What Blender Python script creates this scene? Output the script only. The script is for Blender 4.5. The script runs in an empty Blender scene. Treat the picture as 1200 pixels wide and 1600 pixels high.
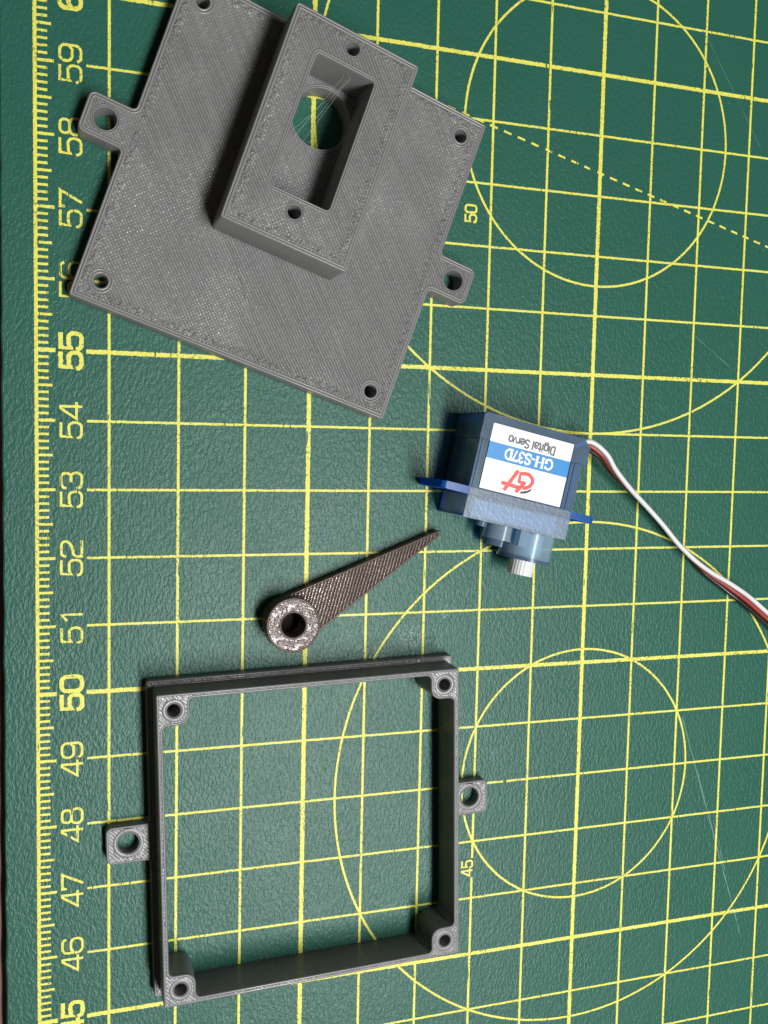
import bpy, bmesh, math, random
from mathutils import Vector, Matrix
from mathutils.geometry import delaunay_2d_cdt
random.seed(7)
scene = bpy.context.scene
R = math.radians
S = 0.01                                   # lengths below are centimetres of the mat's own grid
OX, OY = 4.5, 53.0                         # grid point that sits at the world origin


def W(x, y, z=0.0):
    return Vector(((x - OX) * S, (y - OY) * S, z * S))


# ------------------------------------------------------------------ camera
cam_d = bpy.data.cameras.new('camera')
cam = bpy.data.objects.new('camera', cam_d)
scene.collection.objects.link(cam)
scene.camera = cam
right = Vector((0.94692, 0.02142, 0.32075))
up = Vector((0.00370, 0.99694, -0.07790))
back = right.cross(up).normalized()
up = back.cross(right).normalized()
right.normalize()
M = Matrix((right, up, back)).transposed().to_4x4()
M.translation = W(-0.807, 53.843, 14.918)
cam.matrix_world = M
cam_d.sensor_fit = 'VERTICAL'
cam_d.sensor_height = 24.0
cam_d.lens = 24.0 * 1532.1 / 1600.0
cam_d.clip_start = 0.005
cam_d.clip_end = 20.0

# ------------------------------------------------------------------ light
world = bpy.data.worlds.new('World')
scene.world = world
world.use_nodes = True
bg = world.node_tree.nodes['Background']
bg.inputs[0].default_value = (1.0, 0.90, 0.76, 1)
bg.inputs[1].default_value = 0.058

lamp_d = bpy.data.lights.new('window_light', 'AREA')
lamp_d.shape = 'RECTANGLE'
lamp_d.size = 0.085
lamp_d.size_y = 0.50
lamp_d.energy = 8.9
lamp_d.color = (1.0, 0.995, 0.985)
lamp = bpy.data.objects.new('window_light', lamp_d)
scene.collection.objects.link(lamp)
lpos = W(19.3, 32.5, 65.0)
aim = W(4.5, 51.0, 0.0)
zax = (lpos - aim).normalized()
yax = (Vector((0, 1, 0)) - zax * zax.y).normalized()
xax = yax.cross(zax)
LM = Matrix((xax, yax, zax)).transposed().to_4x4()
LM.translation = lpos
lamp.matrix_world = LM

vs = scene.view_settings
vs.view_transform = 'Standard'
vs.look = 'None'
vs.exposure = 0.0
vs.gamma = 1.0
vs.use_curve_mapping = False
scene.render.engine = 'CYCLES'
scene.cycles.transparent_max_bounces = 16
scene.cycles.max_bounces = 12
scene.cycles.transmission_bounces = 10


# ------------------------------------------------------------------ node helpers
class NB:
    def __init__(self, name):
        self.m = bpy.data.materials.new(name)
        self.m.use_nodes = True
        self.nt = self.m.node_tree
        self.nt.nodes.clear()
        self.out = self.n('ShaderNodeOutputMaterial')

    def n(self, t, **kw):
        nd = self.nt.nodes.new(t)
        for k, v in kw.items():
            setattr(nd, k, v)
        return nd

    def put(self, sock, v):
        if isinstance(v, bpy.types.NodeSocket):
            self.nt.links.new(v, sock)
        elif v is not None:
            sock.default_value = v

    def math(self, op, a, b=None, c=None, clamp=False):
        nd = self.n('ShaderNodeMath', operation=op)
        nd.use_clamp = clamp
        self.put(nd.inputs[0], a)
        if b is not None:
            self.put(nd.inputs[1], b)
        if c is not None:
            self.put(nd.inputs[2], c)
        return nd.outputs[0]

    def coord(self):
        return self.n('ShaderNodeTexCoord').outputs['Object']

    def mapping(self, vec, scale=(1, 1, 1), rot=(0, 0, 0), loc=(0, 0, 0)):
        nd = self.n('ShaderNodeMapping')
        self.put(nd.inputs['Vector'], vec)
        nd.inputs['Scale'].default_value = scale
        nd.inputs['Rotation'].default_value = rot
        nd.inputs['Location'].default_value = loc
        return nd.outputs[0]

    def noise(self, vec, scale, detail=2, rough=.5, dist=0.0):
        nd = self.n('ShaderNodeTexNoise')
        self.put(nd.inputs['Vector'], vec)
        nd.inputs['Scale'].default_value = scale
        nd.inputs['Detail'].default_value = detail
        nd.inputs['Roughness'].default_value = rough
        nd.inputs['Distortion'].default_value = dist
        return nd.outputs['Fac']

    def smooth(self, v, a, b, lo=0.0, hi=1.0):
        nd = self.n('ShaderNodeMapRange', interpolation_type='SMOOTHSTEP')
        self.put(nd.inputs[0], v)
        nd.inputs[1].default_value = a
        nd.inputs[2].default_value = b
        nd.inputs[3].default_value = lo
        nd.inputs[4].default_value = hi
        return nd.outputs[0]

    def mix(self, f, a, b):
        nd = self.n('ShaderNodeMix', data_type='RGBA')
        self.put(nd.inputs[0], f)
        self.put(nd.inputs[6], a)
        self.put(nd.inputs[7], b)
        return nd.outputs[2]

    def mixf(self, f, a, b):
        nd = self.n('ShaderNodeMix', data_type='FLOAT')
        self.put(nd.inputs[0], f)
        self.put(nd.inputs[2], a)
        self.put(nd.inputs[3], b)
        return nd.outputs[0]

    def bump(self, h, dist, strength=1.0, normal=None):
        nd = self.n('ShaderNodeBump')
        nd.inputs['Strength'].default_value = strength
        nd.inputs['Distance'].default_value = dist
        self.put(nd.inputs['Height'], h)
        if normal is not None:
            self.put(nd.inputs['Normal'], normal)
        return nd.outputs[0]

    def bsdf(self, color, rough, normal=None, metal=0.0, spec=0.5, **kw):
        nd = self.n('ShaderNodeBsdfPrincipled')
        self.put(nd.inputs['Base Color'], color)
        self.put(nd.inputs['Roughness'], rough)
        nd.inputs['Metallic'].default_value = metal
        self.put(nd.inputs['Specular IOR Level'], spec)
        if normal is not None:
            self.put(nd.inputs['Normal'], normal)
        for k, v in kw.items():
            self.put(nd.inputs[k.replace('_', ' ')], v)
        return nd.outputs[0]

    def done(self, sh):
        self.nt.links.new(sh, self.out.inputs[0])
        return self.m


def grain(b, co):
    """embossed leather-like grain shared by the mat and the ink printed on it"""
    p = b.mapping(co, rot=(0, 0, R(-52)), scale=(1.0, 0.5, 1.0))
    a = b.noise(p, 2300, 1.5, .5, .5)
    fine = b.noise(co, 4200, 1, .5)
    h = b.math('ADD', b.math('MULTIPLY', b.smooth(a, .3, .7), 1.0), b.math('MULTIPLY', fine, .8))
    return h


def mat_green():
    b = NB('mat_green')
    co = b.coord()
    h = grain(b, co)
    big = b.noise(co, 28, 3, .55)
    scuffn = b.noise(co, 60, 4, .6)
    speck = b.noise(co, 2600, 1, .5)
    base = b.mix(big, (0.012, 0.071, 0.049, 1), (0.018, 0.086, 0.061, 1))
    sx = b.n('ShaderNodeSeparateXYZ')
    b.put(sx.inputs[0], b.mapping(co, scale=(1, 1, 0)))
    patchy = b.smooth(scuffn, .67, .82)
    for px, py, pr in ((4.25, 50.30, .22), (4.80, 50.62, .34), (5.35, 50.95, .22),):
        dn = b.n('ShaderNodeVectorMath', operation='DISTANCE')
        b.put(dn.inputs[0], b.mapping(co, scale=(1, 1, 0)))
        dn.inputs[1].default_value = ((px - OX) * S, (py - OY) * S, 0)
        dd = b.math('ADD', dn.outputs['Value'], b.math('MULTIPLY', b.math('SUBTRACT', scuffn, .5), .006))
        patchy = b.math('MAXIMUM', patchy, b.smooth(dd, pr * S * .2, pr * S, 1, 0))
    scuff = b.math('MULTIPLY', patchy, b.smooth(speck, .50, .62))
    col = b.mix(b.math('MULTIPLY', scuff, .42), base, (0.34, 0.42, 0.38, 1))
    rough = b.mixf(b.noise(co, 90, 2), .31, .42)
    nrm = b.bump(h, 0.00006, .55)
    return b.done(b.bsdf(col, rough, nrm, spec=.19))


def mat_ink():
    b = NB('yellow_ink')
    co = b.coord()
    at = b.n('ShaderNodeAttribute', attribute_name='edge').outputs['Fac']
    h = grain(b, co)
    rag = b.noise(co, 2300, 1.5, .6)
    e = b.math('ADD', b.math('ABSOLUTE', at), b.math('MULTIPLY', b.math('SUBTRACT', rag, .5), .75))
    cover = b.smooth(e, .74, .84, 1, 0)
    wear = b.smooth(b.math('ADD', b.noise(co, 2600, 1), b.math('MULTIPLY', b.noise(co, 120, 2), .45)), .85, .95, 1, .35)
    cut = b.smooth(b.math('ADD', b.noise(b.mapping(co, rot=(0, 0, R(35)), scale=(1, .12, 1)), 2200, 1),
                          b.math('MULTIPLY', b.noise(co, 55, 2), .5)), .985, 1.02, 1, .1)
    fac = b.math('MULTIPLY', b.math('MULTIPLY', cover, wear), cut)
    nrm = b.bump(h, 0.00006, .5)
    col = b.mix(b.noise(co, 700, 2), (0.47, 0.455, 0.050, 1), (0.61, 0.595, 0.10, 1))
    sh = b.bsdf(col, .5, nrm, spec=.4)
    tr = b.n('ShaderNodeBsdfTransparent').outputs[0]
    mx = b.n('ShaderNodeMixShader')
    b.put(mx.inputs[0], fac)
    b.put(mx.inputs[1], tr)
    b.put(mx.inputs[2], sh)
    return b.done(mx.outputs[0])


def printed_plastic(name, c0, c1, rough, pitch=.00042, flip=1, cross=.15, loops=2, lw=.00042, depth=.00011,
                    metal=0.0, spec=.5, blob=1.0, infill=1.0, lumps=.35, box=None, lsc=1500):
    """fused-filament plastic: wall loops along every edge, slanted infill inside them, layer lines on the sides"""
    b = NB(name)
    co = b.coord()
    sx = b.n('ShaderNodeSeparateXYZ')
    b.put(sx.inputs[0], co)
    x, y, z = sx.outputs
    wob = b.math('MULTIPLY', b.math('SUBTRACT', b.noise(co, 260, 2), .5), .00022)
    u = b.math('ADD', b.math('MULTIPLY', b.math('ADD', x, b.math('MULTIPLY', y, flip)), .7071), wob)
    v = b.math('SUBTRACT', b.math('MULTIPLY', b.math('SUBTRACT', x, b.math('MULTIPLY', y, flip)), .7071), wob)
    ru = b.math('ABSOLUTE', b.math('SINE', b.math('MULTIPLY', u, math.pi / pitch)))
    rv = b.math('ABSOLUTE', b.math('SINE', b.math('MULTIPLY', v, math.pi / pitch)))
    patch = b.smooth(b.noise(co, 62, 2), .34, .66)
    # runs of single beads stand proud or sink
    lineno = b.n('ShaderNodeCombineXYZ')
    b.put(lineno.inputs[0], b.math('FLOOR', b.math('DIVIDE', u, pitch)))
    b.put(lineno.inputs[1], b.math('MULTIPLY', v, 55.0))
    runs = b.noise(lineno.outputs[0], .9, 2, .6)
    inf = b.math('ADD', b.math('MULTIPLY', ru, b.math('ADD', .45, b.math('MULTIPLY', patch, .70))),
                 b.math('MULTIPLY', rv, b.math('MULTIPLY', b.math('SUBTRACT', 1.05, patch), cross)))
    inf = b.math('MULTIPLY', b.math('ADD', inf, b.math('MULTIPLY', b.smooth(runs, .30, .60), 1.5)), infill)
    at = b.n('ShaderNodeAttribute', attribute_name='edge').outputs['Fac']
    loop = b.math('ABSOLUTE', b.math('SINE', b.math('MULTIPLY', at, math.pi / lw)))
    lim = loops * lw - .00002
    inside = b.math('GREATER_THAN', at, lim)
    lump = b.math('MULTIPLY', b.smooth(b.noise(co, lsc, 2, .6), .38, .72), blob)
    top = b.mixf(inside, b.math('MULTIPLY', loop, 1.1), inf)
    amp = b.math('ADD', .2 * lumps, b.math('MULTIPLY', inside, .8 * lumps))
    if box:                                    # where the infill turns round at the wall loops it leaves beads
        cx, cy = (box[0] + box[2]) / 2 * S, (box[1] + box[3]) / 2 * S
        hx, hy = (box[2] - box[0]) / 2 * S, (box[3] - box[1]) / 2 * S
        dx = b.math('SUBTRACT', hx, b.math('ABSOLUTE', b.math('SUBTRACT', x, cx)))
        dy = b.math('SUBTRACT', hy, b.math('ABSOLUTE', b.math('SUBTRACT', y, cy)))
        dd = b.math('MINIMUM', dx, dy)
        band = b.math('MULTIPLY', b.smooth(dd, .0009, .0011), b.smooth(dd, .0014, .0022, 1, 0))
        amp = b.math('ADD', amp, b.math('MULTIPLY', band, 1.3))
    top = b.math('ADD', top, b.math('MULTIPLY', lump, amp))
    layer = b.math('MULTIPLY', b.math('ABSOLUTE', b.math('SINE', b.math('MULTIPLY', z, math.pi / .0002))), .30)
    layer = b.math('ADD', layer, b.math('MULTIPLY', b.noise(b.mapping(co, scale=(1, 1, 14)), 300, 2), .5))
    nz = b.n('ShaderNodeSeparateXYZ')
    b.put(nz.inputs[0], b.n('ShaderNodeTexCoord').outputs['Normal'])
    flat = b.math('GREATER_THAN', nz.outputs[2], .75)
    h = b.mixf(flat, layer, top)
    nrm = b.bump(h, depth, .9)
    col = b.mix(b.noise(co, 190, 3), c0, c1)
    if infill > .5:
        col = b.mix(b.math('MULTIPLY', inside, b.smooth(runs, .30, .62, .30, 0)), col, (c0[0] * .55, c0[1] * .55, c0[2] * .55, 1))  # sunken bead runs coloured darker, painting in shade of the gaps between beads
    rg = b.math('ADD', b.math('MULTIPLY', b.math('MULTIPLY', inside, b.math('SUBTRACT', runs, .5)), -.30 * infill), b.math('ADD', b.mixf(b.noise(co, 900, 2), -.06, .08), b.mixf(b.smooth(b.noise(co, 70, 2), .35, .65), rough - .10, rough + .08)))
    return b.done(b.bsdf(col, rg, nrm, metal=metal, spec=spec))


def plain(name, col, rough, bumpscale=None, bumpd=.00003, spec=.5, **kw):
    b = NB(name)
    co = b.coord()
    nrm = None
    if bumpscale:
        nrm = b.bump(b.noise(co, bumpscale, 2), bumpd, .6)
    c = b.mix(b.noise(co, 350, 3), tuple(v * .9 for v in col) + (1,), tuple(min(1, v * 1.08) for v in col) + (1,))
    return b.done(b.bsdf(c, rough, nrm, spec=spec, **kw))


def wood():
    b = NB('dark_wood')
    co = b.coord()
    p = b.mapping(co, scale=(18, 1.2, 18))
    g = b.noise(p, 18, 5, .6, .6)
    col = b.mix(b.smooth(g, .3, .7), (0.09, 0.045, 0.025, 1), (0.30, 0.18, 0.11, 1))
    return b.done(b.bsdf(col, .45, b.bump(g, .0003, .5)))


def clear_plastic(name, tint, haze_col, haze, rough, bscale=500, bd=.00002, ior=1.36):
    """tinted see-through shell: transmits through its colour, scatters a little, mirrors by Fresnel"""
    b = NB(name)
    co = b.coord()
    nrm = b.bump(b.noise(co, bscale, 2), bd, .6)
    tr = b.n('ShaderNodeBsdfTransparent')
    tr.inputs[0].default_value = tint + (1,)
    df = b.n('ShaderNodeBsdfDiffuse')
    df.inputs[0].default_value = haze_col + (1,)
    b.put(df.inputs['Normal'], nrm)
    tl = b.n('ShaderNodeBsdfTranslucent')
    tl.inputs[0].default_value = haze_col + (1,)
    m0 = b.n('ShaderNodeMixShader')
    m0.inputs[0].default_value = .5
    b.put(m0.inputs[1], df.outputs[0]); b.put(m0.inputs[2], tl.outputs[0])
    m1 = b.n('ShaderNodeMixShader')
    cloud = b.noise(co, 220, 3)
    b.put(m1.inputs[0], b.mixf(cloud, haze * .7, min(1, haze * 1.3)))
    b.put(m1.inputs[1], tr.outputs[0]); b.put(m1.inputs[2], m0.outputs[0])
    gl = b.n('ShaderNodeBsdfGlossy')
    gl.inputs['Roughness'].default_value = rough
    b.put(gl.inputs['Normal'], nrm)
    fr = b.n('ShaderNodeFresnel')
    fr.inputs[0].default_value = ior
    m2 = b.n('ShaderNodeMixShader')
    geo = b.n('ShaderNodeNewGeometry')
    b.put(m2.inputs[0], b.mixf(geo.outputs['Backfacing'], fr.outputs[0], .03))
    b.put(m2.inputs[1], m1.outputs[0]); b.put(m2.inputs[2], gl.outputs[0])
    return b.done(m2.outputs[0])


MG, MI = mat_green(), mat_ink()
M_GREY = printed_plastic('grey_filament', (0.138, 0.139, 0.140, 1), (0.172, 0.172, 0.171, 1), .38, depth=.00014, box=(-2.468, -2.468, 2.468, 2.468))
M_POCKET = printed_plastic('grey_filament_pocket', (0.138, 0.139, 0.140, 1), (0.172, 0.172, 0.171, 1), .38, depth=.00014, box=(-.965, -.80, .965, 2.405))
M_RIM = printed_plastic('grey_filament_thin', (0.122, 0.124, 0.127, 1), (0.150, 0.152, 0.155, 1), .36, infill=.25, loops=1, blob=1.3, lumps=.45, lsc=1200)
M_BRONZE = printed_plastic('bronze_filament', (0.085, 0.060, 0.050, 1), (0.150, 0.112, 0.095, 1), .25, pitch=.00050,
                           flip=-1, cross=.05, loops=1, lw=.0004, depth=.00022, spec=.9, blob=.8, metal=.25)
M_HUB = printed_plastic('bronze_filament_hub', (0.072, 0.049, 0.039, 1), (0.125, 0.090, 0.074, 1), .28, infill=.15,
                        loops=1, lw=.0004, depth=.00020, spec=.42, blob=1.2, lumps=.36, lsc=1300)
M_WOOD = wood()


# ------------------------------------------------------------------ mesh helpers
def link(name, me, mat, parent=None, smooth=True, angle=38):
    if mat is not None:
        me.materials.append(mat)
    if smooth:
        for p in me.polygons:
            p.use_smooth = True
        me.set_sharp_from_angle(angle=R(angle))
    o = bpy.data.objects.new(name, me)
    scene.collection.objects.link(o)
    if parent is not None:
        o.parent = parent
    return o


def empty(name, loc, rz=0.0, label=None, cat=None):
    o = bpy.data.objects.new(name, None)
    o.empty_display_size = .01
    scene.collection.objects.link(o)
    o.location = loc
    o.rotation_euler = (0, 0, rz)
    if label:
        o['label'] = label
        o['category'] = cat
    return o


def area(p):
    return sum(p[i][0] * p[(i + 1) % len(p)][1] - p[(i + 1) % len(p)][0] * p[i][1] for i in range(len(p))) / 2


def ccw(p):
    return p if area(p) > 0 else list(p)[::-1]


class Shape(list):
    """a rounded outline that remembers its corners, so that it can be inset exactly"""
    spec = None


def fillet(pts, radii, n=6):
    """polygon with rounded corners; radii a number or one per corner"""
    out = Shape()
    out.spec = (list(pts), radii, n)
    k = len(pts)
    for i in range(k):
        r = radii[i] if isinstance(radii, (list, tuple)) else radii
        p = Vector(pts[i]); a = Vector(pts[i - 1]) - p; c = Vector(pts[(i + 1) % k]) - p
        if r <= 0:
            out.extend([tuple(p)] * (n + 1 if r < 0 else 1)); continue
        a.normalize(); c.normalize()
        ang = a.angle(c)
        t = r / math.tan(ang / 2)
        ctr = p + (a + c).normalized() * (r / math.sin(ang / 2))
        s0 = p + a * t - ctr; s1 = p + c * t - ctr
        a0 = math.atan2(s0.y, s0.x); a1 = math.atan2(s1.y, s1.x)
        d = (a1 - a0 + math.pi) % (2 * math.pi) - math.pi
        for j in range(n + 1):
            q = a0 + d * j / n
            out.append((ctr.x + r * math.cos(q), ctr.y + r * math.sin(q)))
    return out


def circle(cx, cy, r, n=40):
    return [(cx + r * math.cos(2 * math.pi * i / n), cy + r * math.sin(2 * math.pi * i / n)) for i in range(n)]


def rect(x0, y0, x1, y1):
    return [(x0, y0), (x1, y0), (x1, y1), (x0, y1)]


def inset(poly, d):
    """move a CCW outline inwards by d (mitred)"""
    k = len(poly)
    if isinstance(poly, Shape) and poly.spec and area(poly.spec[0]) > 0:
        pts, radii, n = poly.spec
        m = len(pts)
        rr = []
        for i in range(m):
            r = radii[i] if isinstance(radii, (list, tuple)) else radii
            a, p, c = (Vector(pts[i - 1]), Vector(pts[i]), Vector(pts[(i + 1) % m]))
            convex = (p - a).cross(c - p) > 0
            if r > 0:
                r = r - d if convex else r + d
                r = r if r > 1e-4 else -1
            rr.append(r)
        return list(fillet(inset(list(pts), d), rr, n))
    out = []
    for i in range(k):
        p0 = Vector(poly[i - 1]); p = Vector(poly[i]); p1 = Vector(poly[(i + 1) % k])
        e0 = (p - p0); e1 = (p1 - p)
        if e0.length < 1e-9: e0 = e1
        if e1.length < 1e-9: e1 = e0
        n0 = Vector((-e0.y, e0.x)).normalized(); n1 = Vector((-e1.y, e1.x)).normalized()
        m = n0 + n1
        m = m / max(.25, m.dot(m) / 2)
        out.append((p.x + m.x * d, p.y + m.y * d))
    return out


def fill(loops):
    """triangulate an outer CCW loop with hole loops; returns pts, tris"""
    pts, faces_in, edges = [], [], []
    for lp in loops:
        s = len(pts)
        pts += [Vector(p) for p in lp]
        edges += [(s + i, s + (i + 1) % len(lp)) for i in range(len(lp))]
    v, e, f, ov, oe, of = delaunay_2d_cdt(pts, edges, [], 1 if len(loops) == 1 else 0, 1e-7)

    def inside(poly, q):
        c = False
        j = len(poly) - 1
        for i in range(len(poly)):
            if (poly[i][1] > q.y) != (poly[j][1] > q.y) and \
                    q.x < (poly[j][0] - poly[i][0]) * (q.y - poly[i][1]) / (poly[j][1] - poly[i][1]) + poly[i][0]:
                c = not c
            j = i
        return c
    tris = []
    for t in f:
        q = (v[t[0]] + v[t[1]] + v[t[2]]) / 3
        if inside(loops[0], q) and not any(inside(h, q) for h in loops[1:]):
            a, b_, c_ = (v[i] for i in t)
            if (b_ - a).cross(c_ - a) < 0:
                t = t[::-1]
            tris.append(tuple(t))
    return v, tris


def slab(name, outer, holes, z0, z1, mat, parent, lip=.012, ring=.084, hole_ring=None, closed_bottom=True):
    """an extruded printed shape (cm, local) with rounded lips, wall-loop rings and filled top"""
    hole_ring = ring if hole_ring is None else hole_ring
    outer = ccw(outer)
    holes = [ccw(h) for h in holes]
    V, F, E = [], [], []

    def add_loop(lp, z, e):
        s = len(V)
        V.extend((p[0] * S, p[1] * S, z * S) for p in lp)
        E.extend([e * S] * len(lp))
        return s

    def bridge(s0, s1, n, flip):
        for i in range(n):
            j = (i + 1) % n
            q = (s0 + i, s0 + j, s1 + j, s1 + i)
            F.append(q[::-1] if flip else q)
    tops = []
    for k, lp in enumerate([outer] + holes):
        hole = k > 0
        sg = -1 if hole else 1
        n = len(lp)
        rr = (hole_ring[k - 1] if isinstance(hole_ring, (list, tuple)) else hole_ring) if hole else ring
        sc = ring / rr
        prof = [(0, z0, 0), (0, z1 - lip, 0), (lip * .3, z1 - lip * .3, lip * .3 * sc), (lip, z1, lip * sc)]
        last = None
        for d, z, e in prof:
            s = add_loop(inset(lp, sg * d) if d else lp, z, e)
            if last is not None:
                bridge(last, s, n, hole)
            last = s
        top = inset(lp, sg * rr)
        s = add_loop(top, z1, ring)
        bridge(last, s, n, hole)
        tops.append(top)
    v, tris = fill(tops)
    s = len(V)
    V.extend((p.x * S, p.y * S, z1 * S) for p in v)
    E.extend([ring * S] * len(v))
    F.extend(tuple(s + i for i in t) for t in tris)
    if closed_bottom:
        v, tris = fill([outer] + holes)
        s = len(V)
        V.extend((p.x * S, p.y * S, z0 * S) for p in v)
        E.extend([0] * len(v))
        F.extend(tuple(s + i for i in t[::-1]) for t in tris)
    me = bpy.data.meshes.new(name)
    me.from_pydata(V, [], F)
    at = me.attributes.new('edge', 'FLOAT', 'POINT')
    at.data.foreach_set('value', E)
    bm = bmesh.new(); bm.from_mesh(me)
    bmesh.ops.remove_doubles(bm, verts=bm.verts, dist=2e-7)
    bm.to_mesh(me); bm.free()
    return link(name, me, mat, parent)


class Ink:
    """flat print: ribbons and fills lying a few hundredths of a millimetre above a sheet"""
    def __init__(self):
        self.V, self.F, self.E = [], [], []

    def ribbon(self, pts, w, z, closed=False, grow=1.28, cap=True):
        pts = [Vector(p) for p in pts]
        pts = [p for i, p in enumerate(pts) if i == 0 or (p - pts[i - 1]).length > 1e-5]
        w = w * grow / 2
        n = len(pts)
        if not closed and cap:
            d = (pts[0] - pts[1]).normalized(); pts[0] = pts[0] + d * w * .5
            d = (pts[-1] - pts[-2]).normalized(); pts[-1] = pts[-1] + d * w * .5
        s = len(self.V)
        for i, p in enumerate(pts):
            a = pts[i - 1] if (i or closed) else None
            c = pts[(i + 1) % n] if (i < n - 1 or closed) else None
            n0 = n1 = None
            if a is not None:
                e = p - a; n0 = Vector((-e.y, e.x)).normalized()
            if c is not None:
                e = c - p; n1 = Vector((-e.y, e.x)).normalized()
            m = (n0 or n1) + (n1 or n0)
            m = m / max(.5, m.dot(m) / 2)
            for q, ed in ((p + m * w, 1), (p, 0), (p - m * w, -1)):
                self.V.append((q.x, q.y, z + (0 if closed else i * .00012))); self.E.append(ed)
        for i in range(n if closed else n - 1):
            j = (i + 1) % n
            a, b_ = s + 3 * i, s + 3 * j
            self.F.append((a + 1, b_ + 1, b_, a)); self.F.append((a + 2, b_ + 2, b_ + 1, a + 1))

    def poly(self, lp, z, holes=()):
        v, t = fill([ccw(lp)] + [ccw(h) for h in holes])
        s = len(self.V)
        self.V += [(p.x, p.y, z) for p in v]; self.E += [0] * len(v)
        self.F += [tuple(s + i for i in q) for q in t]

    def build(self, name, mat, parent, world=True):
        me = bpy.data.meshes.new(name)
        if world:
            pl = parent.location
            me.from_pydata([W(*v) - pl for v in self.V], [], self.F)
        else:
            me.from_pydata([(v[0] * S, v[1] * S, v[2] * S) for v in self.V], [], self.F)
        at = me.attributes.new('edge', 'FLOAT', 'POINT')
        at.data.foreach_set('value', self.E)
        return link(name, me, mat, parent, smooth=False)


def tube(name, pts, rad, mat, parent, seg=10, radii=None):
    """round cord through points (cm, world grid unless parent-local)"""
    V, F = [], []
    pts = [Vector(p) for p in pts]
    n = len(pts)
    ref = Vector((0, 0, 1))
    for i, p in enumerate(pts):
        t = (pts[min(i + 1, n - 1)] - pts[max(i - 1, 0)]).normalized()
        a = t.cross(ref)
        if a.length < 1e-4:
            a = t.cross(Vector((1, 0, 0)))
        a.normalize(); b_ = t.cross(a)
        r = radii[i] if radii else rad
        for k in range(seg):
            q = 2 * math.pi * k / seg
            V.append((p + (a * math.cos(q) + b_ * math.sin(q)) * r) * S)
    for i in range(n - 1):
        for k in range(seg):
            j = (k + 1) % seg
            F.append((i * seg + k, i * seg + j, (i + 1) * seg + j, (i + 1) * seg + k))
    F.append(tuple(range(seg))[::-1]); F.append(tuple((n - 1) * seg + k for k in range(seg)))
    me = bpy.data.meshes.new(name)
    me.from_pydata(V, [], F)
    bm = bmesh.new(); bm.from_mesh(me); bmesh.ops.recalc_face_normals(bm, faces=bm.faces); bm.to_mesh(me); bm.free()
    return link(name, me, mat, parent, angle=50)


def catmull(P, n=10):
    P = [Vector(p) for p in P]
    out = []
    for i in range(len(P) - 1):
        p0, p1, p2, p3 = P[max(i - 1, 0)], P[i], P[i + 1], P[min(i + 2, len(P) - 1)]
        for k in range(n):
            t = k / n
            out.append(.5 * ((2 * p1) + (p2 - p0) * t + (2 * p0 - 5 * p1 + 4 * p2 - p3) * t * t + (3 * p1 - p0 - 3 * p2 + p3) * t ** 3))
    out.append(P[-1])
    return out


def solid(name, bm, mat, parent, bevel=0.0, seg=2, angle=38):
    bm.verts.ensure_lookup_table()
    for v in bm.verts:
        v.co *= S
    if bevel:
        ed = [e for e in bm.edges if len(e.link_faces) == 2 and e.calc_face_angle(0) > R(30)]
        bmesh.ops.bevel(bm, geom=ed, offset=bevel * S, segments=seg, affect='EDGES', profile=.6, clamp_overlap=True)
    bmesh.ops.recalc_face_normals(bm, faces=bm.faces)
    me = bpy.data.meshes.new(name)
    bm.to_mesh(me); bm.free()
    return link(name, me, mat, parent, angle=angle)


def bm_prism(bm, lp, z0, z1, tf=lambda p: p):
    lp = ccw(lp)
    a = [bm.verts.new(tf(Vector((x, y, z0)))) for x, y in lp]
    b_ = [bm.verts.new(tf(Vector((x, y, z1)))) for x, y in lp]
    n = len(lp)
    bm.faces.new(a[::-1]); bm.faces.new(b_)
    for i in range(n):
        j = (i + 1) % n
        bm.faces.new((a[i], a[j], b_[j], b_[i]))


# ------------------------------------------------------------------ table
bm = bmesh.new()
bm_prism(bm, rect(-16, -20, 22, 20), -2.3, -.302)
table = solid('table_top', bm, M_WOOD, None, .05)
table['kind'] = 'structure'

# ------------------------------------------------------------------ cutting mat
mat_o = empty('cutting_mat', W(4.5, 53, -.3), 0,
              'green self-healing cutting mat printed with a yellow centimetre grid, numbers and circles', 'cutting mat')
X0, X1, Y0, Y1 = -1.46, 18.0, 37.0, 68.0
edge_pts = [(X0 - OX + .005 * math.sin(i * 1.7) + random.uniform(-.006, .006), Y1 - OY - i * .25) for i in range(int((Y1 - Y0) / .25) + 1)]
lp = edge_pts + [(X1 - OX, Y0 - OY), (X1 - OX, Y1 - OY)]
bm = bmesh.new()
lp = ccw(lp)
ins = inset(lp, .02)
lv = [[bm.verts.new((x, y, z)) for x, y in l] for l, z in ((lp, 0.0), (lp, .278), (ins, .3))]
for a, b_ in ((0, 1), (1, 2)):
    for i in range(len(lp)):
        j = (i + 1) % len(lp)
        bm.faces.new((lv[a][i], lv[a][j], lv[b_][j], lv[b_][i]))
bm.faces.new(lv[0][::-1]); bm.faces.new(lv[2])
solid('mat_sheet', bm, MG, mat_o)

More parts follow.
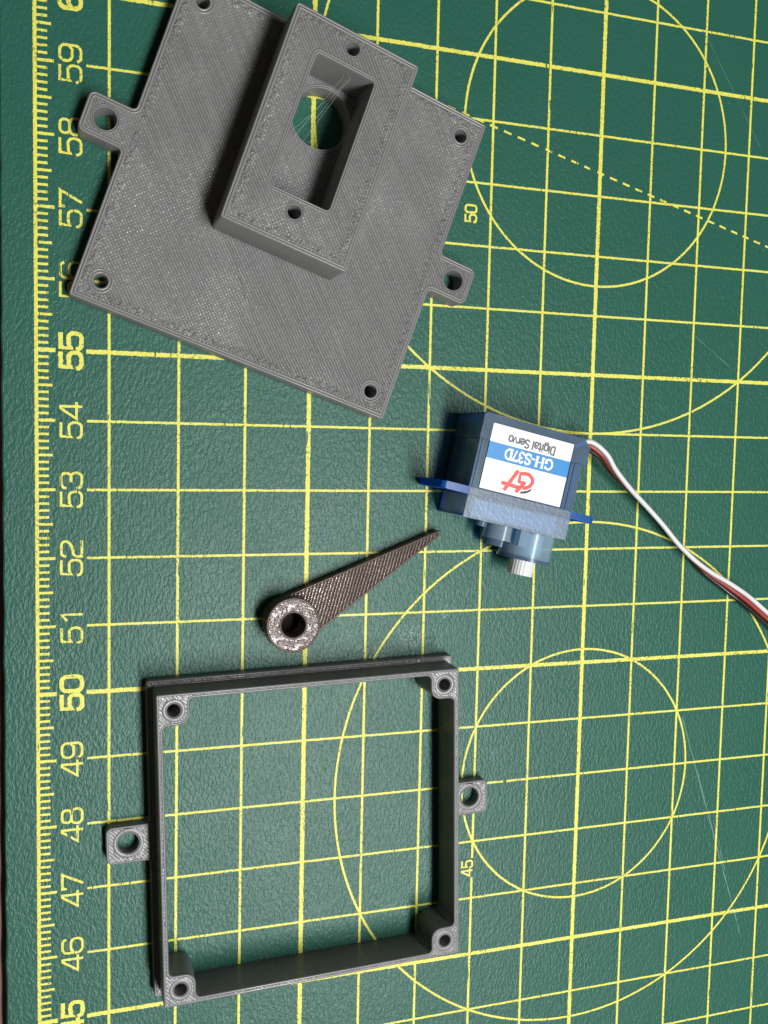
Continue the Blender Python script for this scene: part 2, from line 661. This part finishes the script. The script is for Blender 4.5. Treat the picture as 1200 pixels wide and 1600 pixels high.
ZR, ZC, ZO, ZT = .002, .0035, .005, .0065
ink = Ink()
for r in range(40, 66):
    ink.ribbon([(-.30, r), (17.5, r)], .057 if r % 5 == 0 else .033, ZR, grow=1.4)
ink.build('grid_row_lines', MI, mat_o)
ink = Ink()
for c in range(0, 18):
    bold = c % 5 == 3
    w = .062 if bold else .037
    if c == 6:
        ink.ribbon([(c, 38), (c, 46.35)], w, ZC, grow=1.4)
        ink.ribbon([(c, 46.72), (c, 67)], w, ZC, grow=1.4)
    else:
        ink.ribbon([(c, 38), (c, 67)], w, ZC, grow=1.4)
ink.build('grid_column_lines', MI, mat_o)
for k, (cx, cy, r) in enumerate(((8, 59, 2.5), (8, 59, 5), (8, 48, math.sqrt(5)), (8, 48, math.sqrt(20)))):
    ink = Ink()
    ink.ribbon(circle(cx, cy, r, 160), .034, ZO + k * .0012, closed=True, grow=1.4)
    ink.build('circle_line', MI, mat_o)
ink = Ink()
x = 3.2
while x < 13:
    y = lambda q: 59 - math.tan(R(15)) * (q - 5.69)
    ink.ribbon([(x, y(x)), (x + .115, y(x + .115))], .034, .0100, grow=1.3)
    x += .25
ink.build('dashed_angle_line', MI, mat_o)
ink = Ink()
ink.ribbon([(-1.0, 38), (-1.0, 67)], .046, ZC, grow=1.4)
for k in range(400, 640):
    y = k / 10
    ln, w = (.24, .040) if k % 10 == 0 else ((.205, .036) if k % 5 == 0 else (.155, .034))
    if k % 50 == 0:
        w = .06
    ink.ribbon([(-1.0, y), (-1.0 + ln, y)], w, ZT, grow=1.35)
ink.build('ruler_scale', MI, mat_o)


def arc(cx, cy, rx, ry, a0, a1, n=8):
    return [(cx + rx * math.cos(R(a0 + (a1 - a0) * i / n)), cy + ry * math.sin(R(a0 + (a1 - a0) * i / n))) for i in range(n + 1)]


def rbox(x0, y0, x1, y1, r):
    return fillet(rect(x0, y0, x1, y1), r, 4)


# squarish stroke numerals in a box 0..0.78 wide, 0..1 high: list of (points, closed)
GL = {
    '0': [(rbox(.02, 0, .78, 1, .26), True)],
    '1': [([(.22, .76), (.50, 1.0), (.50, 0)], False)],
    '2': [(arc(.20, .78, .2, .22, 170, 90, 4) + arc(.56, .78, .22, .22, 90, -10, 5)
           + [(.70, .60), (.50, .48), (.22, .42)] + arc(.22, .22, .22, .2, 90, 180, 4) + [(0, 0), (.80, 0)], False)],
    '3': [(arc(.22, .78, .22, .22, 180, 90, 4) + arc(.54, .75, .22, .25, 90, -90, 8) + [(.34, .52)], False),
          ([(.34, .52)] + arc(.56, .26, .22, .26, 90, -90, 8) + arc(.22, .22, .22, .22, 270, 180, 4), False)],
    '4': [([(.80, .24), (0, .24), (.52, 1.0), (.62, 1.0), (.62, 0)], False)],
    '5': [([(.74, 1.0), (.08, 1.0), (.04, .50), (.16, .60)] + arc(.54, .36, .24, .26, 90, 0, 5) + arc(.54, .26, .24, .26, 0, -90, 5)
           + arc(.22, .22, .22, .22, 270, 185, 4), False)],
    '6': [(arc(.56, .78, .2, .22, 20, 90, 4) + arc(.26, .74, .26, .26, 90, 180, 5) + arc(.26, .26, .26, .26, 180, 270, 5)
           + arc(.54, .26, .24, .26, 270, 360, 5) + arc(.54, .34, .24, .24, 0, 90, 5) + [(.22, .58), (.02, .44)], False)],
    '7': [([(0, .82), (0, 1.0), (.78, 1.0), (.26, 0)], False)],
    '8': [(rbox(.06, .54, .72, 1, .2), True), (rbox(.0, 0, .78, .54, .24), True)],
    '9': [(arc(.24, .22, .22, .22, 200, 270, 4) + arc(.52, .26, .26, .26, 270, 360, 5) + arc(.52, .74, .26, .26, 0, 90, 5)
           + arc(.26, .74, .24, .26, 90, 180, 5) + arc(.26, .66, .24, .24, 180, 270, 5) + [(.58, .42), (.76, .56)], False)],
}


def numeral(txt, xb, yc, h, w, adv, sw, z):
    """number reading up the sheet: baseline at x = xb, centred on y = yc"""
    ink = Ink()
    L = len(txt)
    gw = w * .78
    total = (L - 1) * adv + gw
    k = 0
    for ch in txt:
        y0 = yc - total / 2 + k * adv
        k += 1
        for m, (pts, closed) in enumerate(GL[ch]):
            ink.ribbon([(xb - py * h, y0 + px * w) for px, py in pts], sw, z + .0006 * m, closed=closed, grow=1.22, cap=not closed)
    o = ink.build('number', MI, mat_o)
    return o


for n in range(43, 64):
    b5 = n % 5 == 0
    numeral(str(n), -.385, n, .285, .285, .275, .064 if b5 else .039, ZT)
numeral('50', 5.74, 57.5, .19, .15, .15, .036, .0115)
numeral('45', 6.00, 46.535, .19, .15, .15, .034, .0115)

# knife marks and rubbed streaks on the mat
M_MARK = plain('rubbed_mat', (0.07, 0.16, 0.125), .6)
M_CUT = plain('cut_mat', (0.010, 0.045, 0.034), .6)
rnd = random.Random(3)


def streak(p, q, w, m, z=.0012):
    ink = Ink()
    a, c = Vector(p), Vector(q)
    d = c - a
    nr = Vector((-d.y, d.x)).normalized()
    n = max(4, int(d.length / .12))
    pts = [a + d * (i / n) + nr * rnd.uniform(-.006, .006) for i in range(n + 1)]
    V = ink.V
    for i, pt in enumerate(pts):
        ww = w * (rnd.uniform(.25, 1) if 0 < i < n else 0.02)
        for s_ in (1, -1):
            V.append((pt.x + nr.x * ww * s_ / 2, pt.y + nr.y * ww * s_ / 2, z)); ink.E.append(0)
    for i in range(n):
        ink.F.append((2 * i + 1, 2 * i + 3, 2 * i + 2, 2 * i))
    ink.build('knife_mark', m, mat_o)


streak((10.12, 48.9), (11.7, 44.4), .030, M_MARK)
streak((10.9, 46.9), (11.25, 45.8), .022, M_MARK)
streak((9.95, 61.0), (11.3, 59.1), .012, M_MARK)
streak((7.85, 59.6), (7.4, 58.5), .016, M_CUT)
streak((7.4, 60.0), (7.2, 58.7), .012, M_CUT)
streak((7.35, 47.3), (6.6, 42.0), .010, M_MARK)
streak((4.0, 50.4), (4.55, 50.85), .010, M_CUT)
streak((10.0, 55.8), (10.9, 55.2), .012, M_MARK)
for i in range(26):
    x, y = rnd.uniform(6, 12), rnd.uniform(43.5, 61)
    a = rnd.uniform(0, 3.14)
    l = rnd.uniform(.04, .16)
    streak((x, y), (x + math.cos(a) * l, y + math.sin(a) * l), .010, M_CUT if i % 3 else M_MARK)

# ------------------------------------------------------------------ printed cover plate with servo pocket
plate = empty('servo_cover_plate', W(2.572, 57.272, 0), R(-19.2),
              'grey 3D-printed square plate with raised servo pocket and two screw ears', 'printed part')


def eared(hh, ex, ew, r_ear=.10, r_in=.06, rc=.04):
    pts = [(-hh, -hh), (hh, -hh), (hh, -ew), (ex, -ew), (ex, ew), (hh, ew), (hh, hh), (-hh, hh), (-hh, ew), (-ex, ew), (-ex, -ew), (-hh, -ew)]
    rr = [rc, rc, r_in, r_ear, r_ear, r_in, rc, rc, r_in, r_ear, r_ear, r_in]
    return fillet(pts, rr, 5)


HP, HB = .38, 1.17
holes = [circle(sx * 2.125, sy * 2.125, .095, 28) for sx in (-1, 1) for sy in (-1, 1)]
holes += [circle(sx * 2.80, 0, .152, 32) for sx in (-1, 1)]
holes += [circle(.0, 1.37, .44, 48)]
slab('base_plate', eared(2.468, 3.11, .30), holes, 0.004, HP, M_GREY, plate, lip=.016, ring=.084, hole_ring=[.084] * 4 + [.05] * 2 + [.06])
blk = fillet(rect(-.965, -.80, .965, 2.405), .05, 4)
pocket = fillet(rect(-.47, -.085, .425, 1.885), .05, 4)
bh = [pocket, circle(-.022, 2.175, .095, 26), circle(-.022, -.305, .095, 26)]
slab('servo_pocket', blk, bh, HP - .002, HB, M_POCKET, plate, lip=.022, ring=.084, hole_ring=[.07, .045, .045], closed_bottom=False)
M_HAIR = plain('stringing', (0.24, 0.235, 0.225), .35)
for a, b_ in (((.10, 1.84, 1.05), (-.44, -.04, 1.06)), ((.02, 1.86, .95), (-.30, .9, .45)), ((.12, 1.84, 1.0), (-.35, 1.0, .42)),
              ((.08, 1.85, .9), (-.10, 1.25, .5))):
    P = [Vector(a).lerp(Vector(b_), i / 14) + Vector((rnd.uniform(-.002, .002), rnd.uniform(-.002, .002), -.05 * math.sin(math.pi * i / 14))) for i in range(15)]
    tube('plastic_string', P, .0022, M_HAIR, plate, 5)

for a, b_ in (((-.62, -.86, HP), (-.10, -1.62, HP)), ((-.28, -1.33, HP), (.02, -1.80, HP)), ((1.05, -.60, HP), (1.35, -.66, HP))):
    tube('raised_thread', [Vector(a).lerp(Vector(b_), i / 6) + Vector((rnd.uniform(-.01, .01), rnd.uniform(-.01, .01), .001)) for i in range(7)],
         .008, M_GREY, plate, 6)

# ------------------------------------------------------------------ printed frame
frame = empty('box_frame', W(3.055, 47.765, 0), R(1.65),
              'grey 3D-printed open square frame with four corner screw posts and two flat ears', 'printed part')
HF, HR = .19, .70
slab('flange', eared(2.468, 3.11, .29), [fillet(rect(-2.36, -2.36, 2.36, 2.36), .03, 3)] +
     [circle(sx * 2.785, .02, .152, 32) for sx in (-1, 1)], 0.004, HF, M_RIM, frame, lip=.014, ring=.045, hole_ring=[.045, .085, .085])
wi, pb = 2.285, 1.895
inner = []
radii = []
for a in range(4):
    c, s = round(math.cos(a * math.pi / 2)), round(math.sin(a * math.pi / 2))
    for (x, y, r_) in ((wi, pb, .07), (pb, pb, .17), (pb, wi, .07)):
        inner.append((x * c - y * s, x * s + y * c)); radii.append(r_)
slab('wall', fillet(rect(-2.375, -2.375, 2.375, 2.375), .035, 4), [fillet(inner, radii, 6)] +
     [circle(sx * 2.125, sy * 2.125, .094, 28) for sx in (-1, 1) for sy in (-1, 1)],
     0.003, HR, M_RIM, frame, lip=.014, ring=.042, hole_ring=[.042] + [.08] * 4)

# ------------------------------------------------------------------ pointer
ptr = empty('pointer_needle', W(2.70, 50.96, 0), math.atan2(1.386, 2.49),
            'dark bronze 3D-printed tapered pointer with a round holed hub', 'printed part')
RH = .428
Lp = 2.85
th = math.acos((RH - .05) / Lp)
arm = [(RH * .97 * math.cos(t), RH * .97 * math.sin(t)) for t in [th + (2 * math.pi - 2 * th) * i / 40 for i in range(41)]]
arm += [(Lp + .05 * math.cos(a) - .05, .05 * math.sin(a)) for a in [-th + 2 * th * i / 8 for i in range(9)]]
slab('arm', arm, [circle(0, 0, .187, 36)], .004, .20, M_BRONZE, ptr, lip=.014, ring=.04)
slab('hub', circle(0, 0, RH, 56), [circle(0, 0, .185, 36)], .198, .44, M_HUB, ptr, lip=.018, ring=.04, closed_bottom=False)
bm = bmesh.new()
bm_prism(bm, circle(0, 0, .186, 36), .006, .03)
solid('hub_shade_disc', bm, plain('hub_hole_shade', (0.012, 0.009, 0.008), .9, spec=.1), ptr)  # added near-black disc, its colour stands in for shade deep in the hole
tube('plastic_string', [(-.40, .05, .40), (-.48, .16, .30), (-.52, .30, .14), (-.50, .36, .02)], .004, M_HAIR, ptr, 5)

# ------------------------------------------------------------------ servo
servo = empty('micro_servo', W(6.274, 53.272, 0), R(-12.5),
              'translucent blue micro servo with white and blue label lying on its side', 'servo motor')
M_BLUE = clear_plastic('blue_clear_plastic', (0.20, 0.40, 0.76), (0.21, 0.34, 0.47), .46, .24, 700, .00004)
M_EAR = clear_plastic('blue_ear_plastic', (0.10, 0.32, 0.80), (0.02, 0.17, 0.58), .70, .36, ior=1.18)
M_EDGE = clear_plastic('blue_edge_plastic', (0.08, 0.30, 0.85), (0.03, 0.20, 0.75), .75, .2)
M_FROST = clear_plastic('blue_frosted_plastic', (0.40, 0.60, 0.86), (0.40, 0.50, 0.62), .58, .34, 1700, .00012)
M_TOWER = clear_plastic('pale_tower_plastic', (0.46, 0.68, 0.86), (0.42, 0.56, 0.65), .52, .22, 400, .00002)
M_DARK = plain('dark_motor', (0.10, 0.11, 0.115), .30)
M_BOARD = plain('circuit_green', (0.05, 0.07, 0.09), .5)
M_GEAR = plain('pale_gear', (0.62, 0.63, 0.62), .45)
M_WHITE = plain('white_nylon', (0.54, 0.55, 0.545), .42, 900, .00002)
HS = 1.05


def boxpart(name, x0, y0, z0, x1, y1, z1, m, par, bev=.03, seg=3):
    bm = bmesh.new()
    bm_prism(bm, rect(x0, y0, x1, y1), z0, z1)
    return solid(name, bm, m, par, bev, seg)


body = boxpart('body_case', -.925, -.345, .02, .925, .42, HS - .012, M_BLUE, servo, .075, 4)
for rx0, rx1 in ((.705, .735), (.775, .84), (-.885, -.85)):  # leftmost strip is no rib, added for the highlight along that edge
    boxpart('rib_and_glint_strip', rx0, -.335, HS - .013, rx1, .41, HS + .004, M_BLUE, body, .008, 2)
bm = bmesh.new()
bm_prism(bm, fillet([(-.94, .424), (.985, .424), (.985, .70), (.86, .835), (-.90, .835), (-.94, .79)], 0), .006, HS)
lid = solid('lid', bm, M_BLUE, servo, .065, 4)
case = boxpart('gear_case', -.915, -.815, .006, .915, -.462, HS, M_FROST, servo, .05, 4)
# interior you can see through the shell
boxpart('motor', -.78, -.30, .14, .12, .38, .90, M_DARK, body, .16)
boxpart('gear_wall', .30, -.30, .12, .84, .36, .80, M_BOARD, body, .05)
boxpart('circuit_board', -.78, .46, .14, .80, .72, .88, M_BOARD, lid, .03)
boxpart('gear_stack', -.70, -.77, .14, .80, -.50, .84, M_GEAR, case, .06)
# thick corner walls of the shell, where the clear plastic looks deepest blue
for par, x0, y0, z0, x1, y1, z1 in ((body, -.922, -.342, .05, -.885, -.305, .98), (body, -.922, -.30, .024, -.885, .40, .065), (body, -.922, .375, .07, -.885, .415, .98),
                                    (lid, -.937, .43, .010, -.90, .78, .05), (lid, -.925, .775, .05, -.86, .828, .98), (lid, -.84, .79, .012, .84, .832, .06),
                                    (case, -.912, -.812, .012, -.87, -.47, .06), (case, -.912, -.812, .064, -.87, -.77, 1.0), (case, -.86, -.812, .012, .86, -.775, .06)):
    boxpart('corner_wall', x0, y0, z0, x1, y1, z1, M_EDGE, par, .008, 2)
# mounting ears: a rounded plate with a slot, standing on edge
for sgn in (-1, 1):
    o = fillet([(sgn * .90, .01), (sgn * 1.375, .01), (sgn * 1.375, HS - .01), (sgn * .90, HS - .01)], [0, .10, .10, 0], 5)
    slot = circle(sgn * 1.16, HS / 2, .11, 20)
    lo = ccw(o); sl = ccw(slot)
    bm = bmesh.new()
    for yy, flip in ((-.458, False), (-.350, True)):
        v, t = fill([lo, sl])
        vv = [bm.verts.new((p.x, yy, p.y)) for p in v]
        for q in t:
            bm.faces.new([vv[i] for i in (q if not flip else q[::-1])])
    for l_ in (lo, sl):
        a = [bm.verts.new((p[0], -.458, p[1])) for p in l_]; c = [bm.verts.new((p[0], -.350, p[1])) for p in l_]
        for i in range(len(l_)):
            j = (i + 1) % len(l_)
            bm.faces.new((a[i], a[j], c[j], c[i]))
    bmesh.ops.remove_doubles(bm, verts=bm.verts, dist=1e-4)
    solid('mounting_ear', bm, M_EAR, servo, .012, 1)
boxpart('ear_band', -.905, -.458, .012, .905, -.349, HS - .006, M_FROST, servo, .01)


def ycyl(name, cx, cz, r, y0, y1, m, par, n=48, bev=.025, teeth=0, r1=None):
    bm = bmesh.new()
    N = n
    lps = []
    for yy, rr in ((y0, r), (y1, r1 or r)):
        l_ = []
        for i in range(N):
            a = 2 * math.pi * i / N
            q = rr * (1 - .025 * (i % 2) if teeth else 1)
            l_.append(bm.verts.new((cx + q * math.cos(a), yy, cz + q * math.sin(a))))
        lps.append(l_)
    bm.faces.new(lps[0]); bm.faces.new(lps[1][::-1])
    for i in range(N):
        j = (i + 1) % N
        bm.faces.new((lps[0][i], lps[0][j], lps[1][j], lps[1][i]))
    return solid(name, bm, m, par, bev, 2, angle=30 if not teeth else 15)


tow = ycyl('gear_tower', .53, .525, .43, -.817, -1.235, M_TOWER, servo)
ycyl('tower_rim', .53, .525, .445, -1.237, -1.285, M_BLUE, tow)
ycyl('output_gear', .53, .525, .26, -.84, -1.20, M_GEAR, tow, 32, .02)
ycyl('idler_tower', .02, .50, .27, -.817, -1.05, M_TOWER, servo)
ycyl('idler_foot', .12, .30, .25, -.818, -1.16, M_BLUE, servo, 36)
boxpart('tower_rib', .16, -1.07, .80, .30, -.816, .97, M_TOWER, servo, .03)
ycyl('peg', -.40, .66, .085, -.817, -.90, M_BLUE, servo, 20, .015)
ycyl('output_shaft', .53, .525, .205, -1.286, -1.53, M_WHITE, servo, 50, 0.0, teeth=1)

# label: sheet, band, lettering, emblem
M_LAB = plain('label_paper', (0.66, 0.66, 0.668), .4)
M_BAND = plain('label_blue', (0.0, 0.17, 0.44), .4)
M_TXT = plain('label_grey_ink', (0.08, 0.08, 0.085), .5)
M_RED = plain('label_red_ink', (0.58, 0.035, 0.022), .4)
M_BLK = plain('label_black_ink', (0.01, 0.01, 0.01), .5)
lx0, lx1, ly0, ly1 = -.765, .68, -.325, .70
bm = bmesh.new()
zl = HS + .002
sk = lambda p: p
bm_prism(bm, fillet(rect(lx0, ly0, lx1, ly1), .012, 2), zl, zl + .006)
label = solid('label_sticker', bm, M_LAB, servo)


def lab(u, v):
    """label coordinates as it is read: u from its left edge, v from its bottom (turned half round on the servo)"""
    return (lx1 - u, ly1 - v)


LW, LH = lx1 - lx0, ly1 - ly0
ZL = zl + .0072
ink = Ink()
ink.poly([lab(0.0, .285), lab(LW, .285), lab(LW, .545), lab(0.0, .545)], ZL)
band = ink.build('blue_band', M_BAND, label, False)

SG = {   # narrow sans strokes, box width ~.5, x-height .7
    'D': [([(.06, 0), (.06, 1), (.26, 1)] + arc(.26, .74, .2, .26, 90, 0, 4) + arc(.26, .26, .2, .26, 0, -90, 4) + [(.06, 0)], False)],
    'i': [([(.1, 0), (.1, .7)], False), ([(.1, .88), (.1, .98)], False)],
    'g': [(rbox(.05, .0, .42, .7, .16), True), ([(.42, .7), (.42, -.1)] + arc(.24, -.1, .18, .16, 0, -170, 6), False)],
    't': [([(.14, .98), (.14, .14), (.20, .02), (.30, .02)], False), ([(.0, .7), (.30, .7)], False)],
    'a': [(arc(.22, .54, .17, .16, 150, 0, 6) + [(.39, 0)], False), (rbox(.04, 0, .39, .4, .14), True)],
    'l': [([(.1, 0), (.1, 1)], False)],
    'S': [(arc(.26, .76, .2, .24, 20, 180, 7) + [(.08, .64), (.42, .40)] + arc(.26, .24, .2, .24, 0, -165, 7), False)],
    'e': [([(.06, .36), (.42, .36)] + arc(.24, .40, .18, .30, 0, 180, 8) + arc(.24, .28, .18, .28, 180, 330, 7), False)],
    'r': [([(.08, 0), (.08, .7)], False), (arc(.26, .46, .18, .22, 175, 80, 4), False)],
    'v': [([(.02, .7), (.2, 0), (.38, .7)], False)],
    'o': [(rbox(.05, 0, .43, .7, .18), True)],
}
ADV = {'D': .56, 'i': .22, 'g': .52, 't': .34, 'a': .50, 'l': .22, 'S': .54, 'e': .50, 'r': .34, 'v': .42, 'o': .50, ' ': .26}


def letters(txt, glyphs, adv, u0, v0, h, wscale, m, sw, name, par, slope=0.0, target=None):
    tot = sum(adv[c] for c in txt)
    ws = target / tot if target else wscale
    ink = Ink()
    u = 0.0
    k = 0
    for ch in txt:
        for item in glyphs.get(ch, []):
            pts, closed = item[0], item[1]
            w_ = item[2] if len(item) > 2 else sw
            ink.ribbon([lab(u0 + u + px * ws, v0 + slope * u + py * h) for px, py in pts], w_, ZL + .0008 + .0002 * (k % 3), closed=closed, grow=1.0)
            k += 1
        u += adv[ch] * ws
    return ink.build(name, m, par, False)


letters('Digital Servo', SG, ADV, .305, .125, .125, .17, M_TXT, .027, 'lettering', label, target=.84)
TK, TN, SF = .040, .015, .014
SER = {   # serif capitals: thick stems, thin joins, small serifs
    'G': [(arc(.50, .5, .40, .48, 40, 180, 8) + arc(.50, .5, .40, .48, 180, 300, 7), False, TK * .8), ([(.80, .06), (.80, .42)], False, TK),
          ([(.62, .42), (.94, .42)], False, SF), ([(.84, .72), (.84, .98)], False, SF)],
    'H': [([(.18, 0), (.18, 1)], False, TK), ([(.82, 0), (.82, 1)], False, TK), ([(.18, .52), (.82, .52)], False, TN)] +
         [([(a, b_), (a + .32, b_)], False, SF) for a in (.02, .66) for b_ in (0, 1)],
    '-': [([(.06, .36), (.38, .36)], False, TK * .7)],
    'S': [(arc(.36, .75, .26, .24, 25, 180, 7) + [(.14, .62), (.56, .42)] + arc(.36, .25, .28, .25, 10, -160, 8), False, TK * .85),
          ([(.62, .70), (.62, .98)], False, SF), ([(.08, .02), (.08, .30)], False, SF)],
    '3': [(arc(.32, .77, .2, .23, 160, -70, 8) + arc(.32, .27, .24, .27, 80, -160, 9), False, TK * .8)],
    '7': [([(.06, .96), (.58, .96)], False, TK * .9), ([(.58, .96), (.28, 0)], False, TK * .7), ([(.06, .96), (.06, .78)], False, SF)],
    'D': [([(.18, 0), (.18, 1)], False, TK), ([(.18, .985)] + arc(.36, .5, .44, .485, 90, -90, 12) + [(.18, .015)], False, TK * .75),
          ([(.02, 0), (.3, 0)], False, SF), ([(.02, 1), (.3, 1)], False, SF)],
}
SADV = {'G': 1.0, 'H': 1.02, '-': .44, 'S': .74, '3': .64, '7': .64, 'D': .9}
letters('GH-S37D', SER, SADV, .285, .335, .16, .13, M_LAB, TK, 'model_lettering', label, target=.87)
# emblem: slanted joined strokes and an open ring with a black swoosh


def lz(px, py):
    """point of the sticker from a bilinear patch over its four corners"""
    tl, tr, br, bl = Vector((140, 60)), Vector((1112, 350)), Vector((920, 1070)), Vector((0, 830))
    u = v = .5
    for _ in range(12):
        q = tl * (1 - u) * (1 - v) + tr * u * (1 - v) + br * u * v + bl * (1 - u) * v - Vector((px, py))
        du = (tr - tl) * (1 - v) + (br - bl) * v
        dv = (bl - tl) * (1 - u) + (br - tr) * u
        det = du.x * dv.y - du.y * dv.x
        u -= (q.x * dv.y - q.y * dv.x) / det
        v -= (du.x * q.y - du.y * q.x) / det
    return (lx0 + u * LW, ly1 - v * LH)


k = .00138
ink = Ink()
for i, (pts, w_) in enumerate((([(438, 634), (274, 864)], 46), ([(246, 772), (446, 836)], 44), ([(520, 770), (408, 890)], 46),
                               ([(468, 660), (446, 768), (500, 780)], 34),
                               ([(462, 672), (520, 672), (570, 690), (602, 735), (604, 780), (570, 825), (520, 843), (486, 842)], 42))):
    ink.ribbon([lz(*p) for p in pts], w_ * k, ZL + .0008 + .0004 * i, grow=1.0, cap=False)
ink.build('emblem', M_RED, label, False)
ink = Ink()
ink.poly([lz(*p) for p in ((452, 906), (468, 882), (540, 874), (602, 846), (572, 886), (522, 906))], ZL + .003)
ink.build('emblem_swoosh', M_BLK, label, False)

# three-wire lead, twisting from flat to on edge and back
path = [(7.22, 53.66, .46), (7.42, 53.78, .50), (7.69, 53.86, .53), (7.99, 53.67, .54), (8.23, 53.39, .48), (8.58, 53.07, .40), (8.96, 52.76, .34),
        (9.32, 52.44, .31), (9.66, 52.10, .30), (10.02, 51.81, .29), (10.39, 51.58, .27), (10.83, 51.36, .25), (11.28, 51.10, .23),
        (11.75, 50.77, .20), (12.38, 50.33, .18), (13.35, 49.74, .15)]
C0 = W(6.274, 53.272, 0)
inv = Matrix.Rotation(R(12.5), 3, 'Z')
ctr = catmull(path, 8)
n = len(ctr)
key = [(0, 20), (.13, 40), (.20, 62), (.30, 92), (.40, 112), (.58, 112), (.68, 70), (.78, 30), (1, 12)]


def lerpkey(t):
    for (a, va), (b_, vb) in zip(key, key[1:]):
        if t <= b_:
            return va + (vb - va) * (t - a) / (b_ - a)
    return key[-1][1]


M_WW = plain('white_wire', (0.52, 0.52, 0.525), .38)
M_WR = plain('red_wire', (0.22, 0.022, 0.016), .40)
M_WB = plain('black_wire', (0.008, 0.008, 0.008), .30)
RW = .043
for k, (nm, m) in enumerate((('white_wire', M_WW), ('red_wire', M_WR), ('black_wire', M_WB))):
    P = []
    for i, p in enumerate(ctr):
        t = (ctr[min(i + 1, n - 1)] - ctr[max(i - 1, 0)]).normalized()
        side = t.cross(Vector((0, 0, 1))).normalized()          # towards the lower left of the lead
        a = R(lerpkey(i / (n - 1)))
        off = side * math.cos(a) - Vector((0, 0, 1)) * math.sin(a)
        q = p + off * (k * RW * 1.94)
        q.z = max(q.z, RW + .006)
        q = inv @ (Vector((q.x, q.y, q.z)) - Vector((6.274, 53.272, 0)))
        P.append(q)
    tube(nm, P, RW, m, servo, 14)
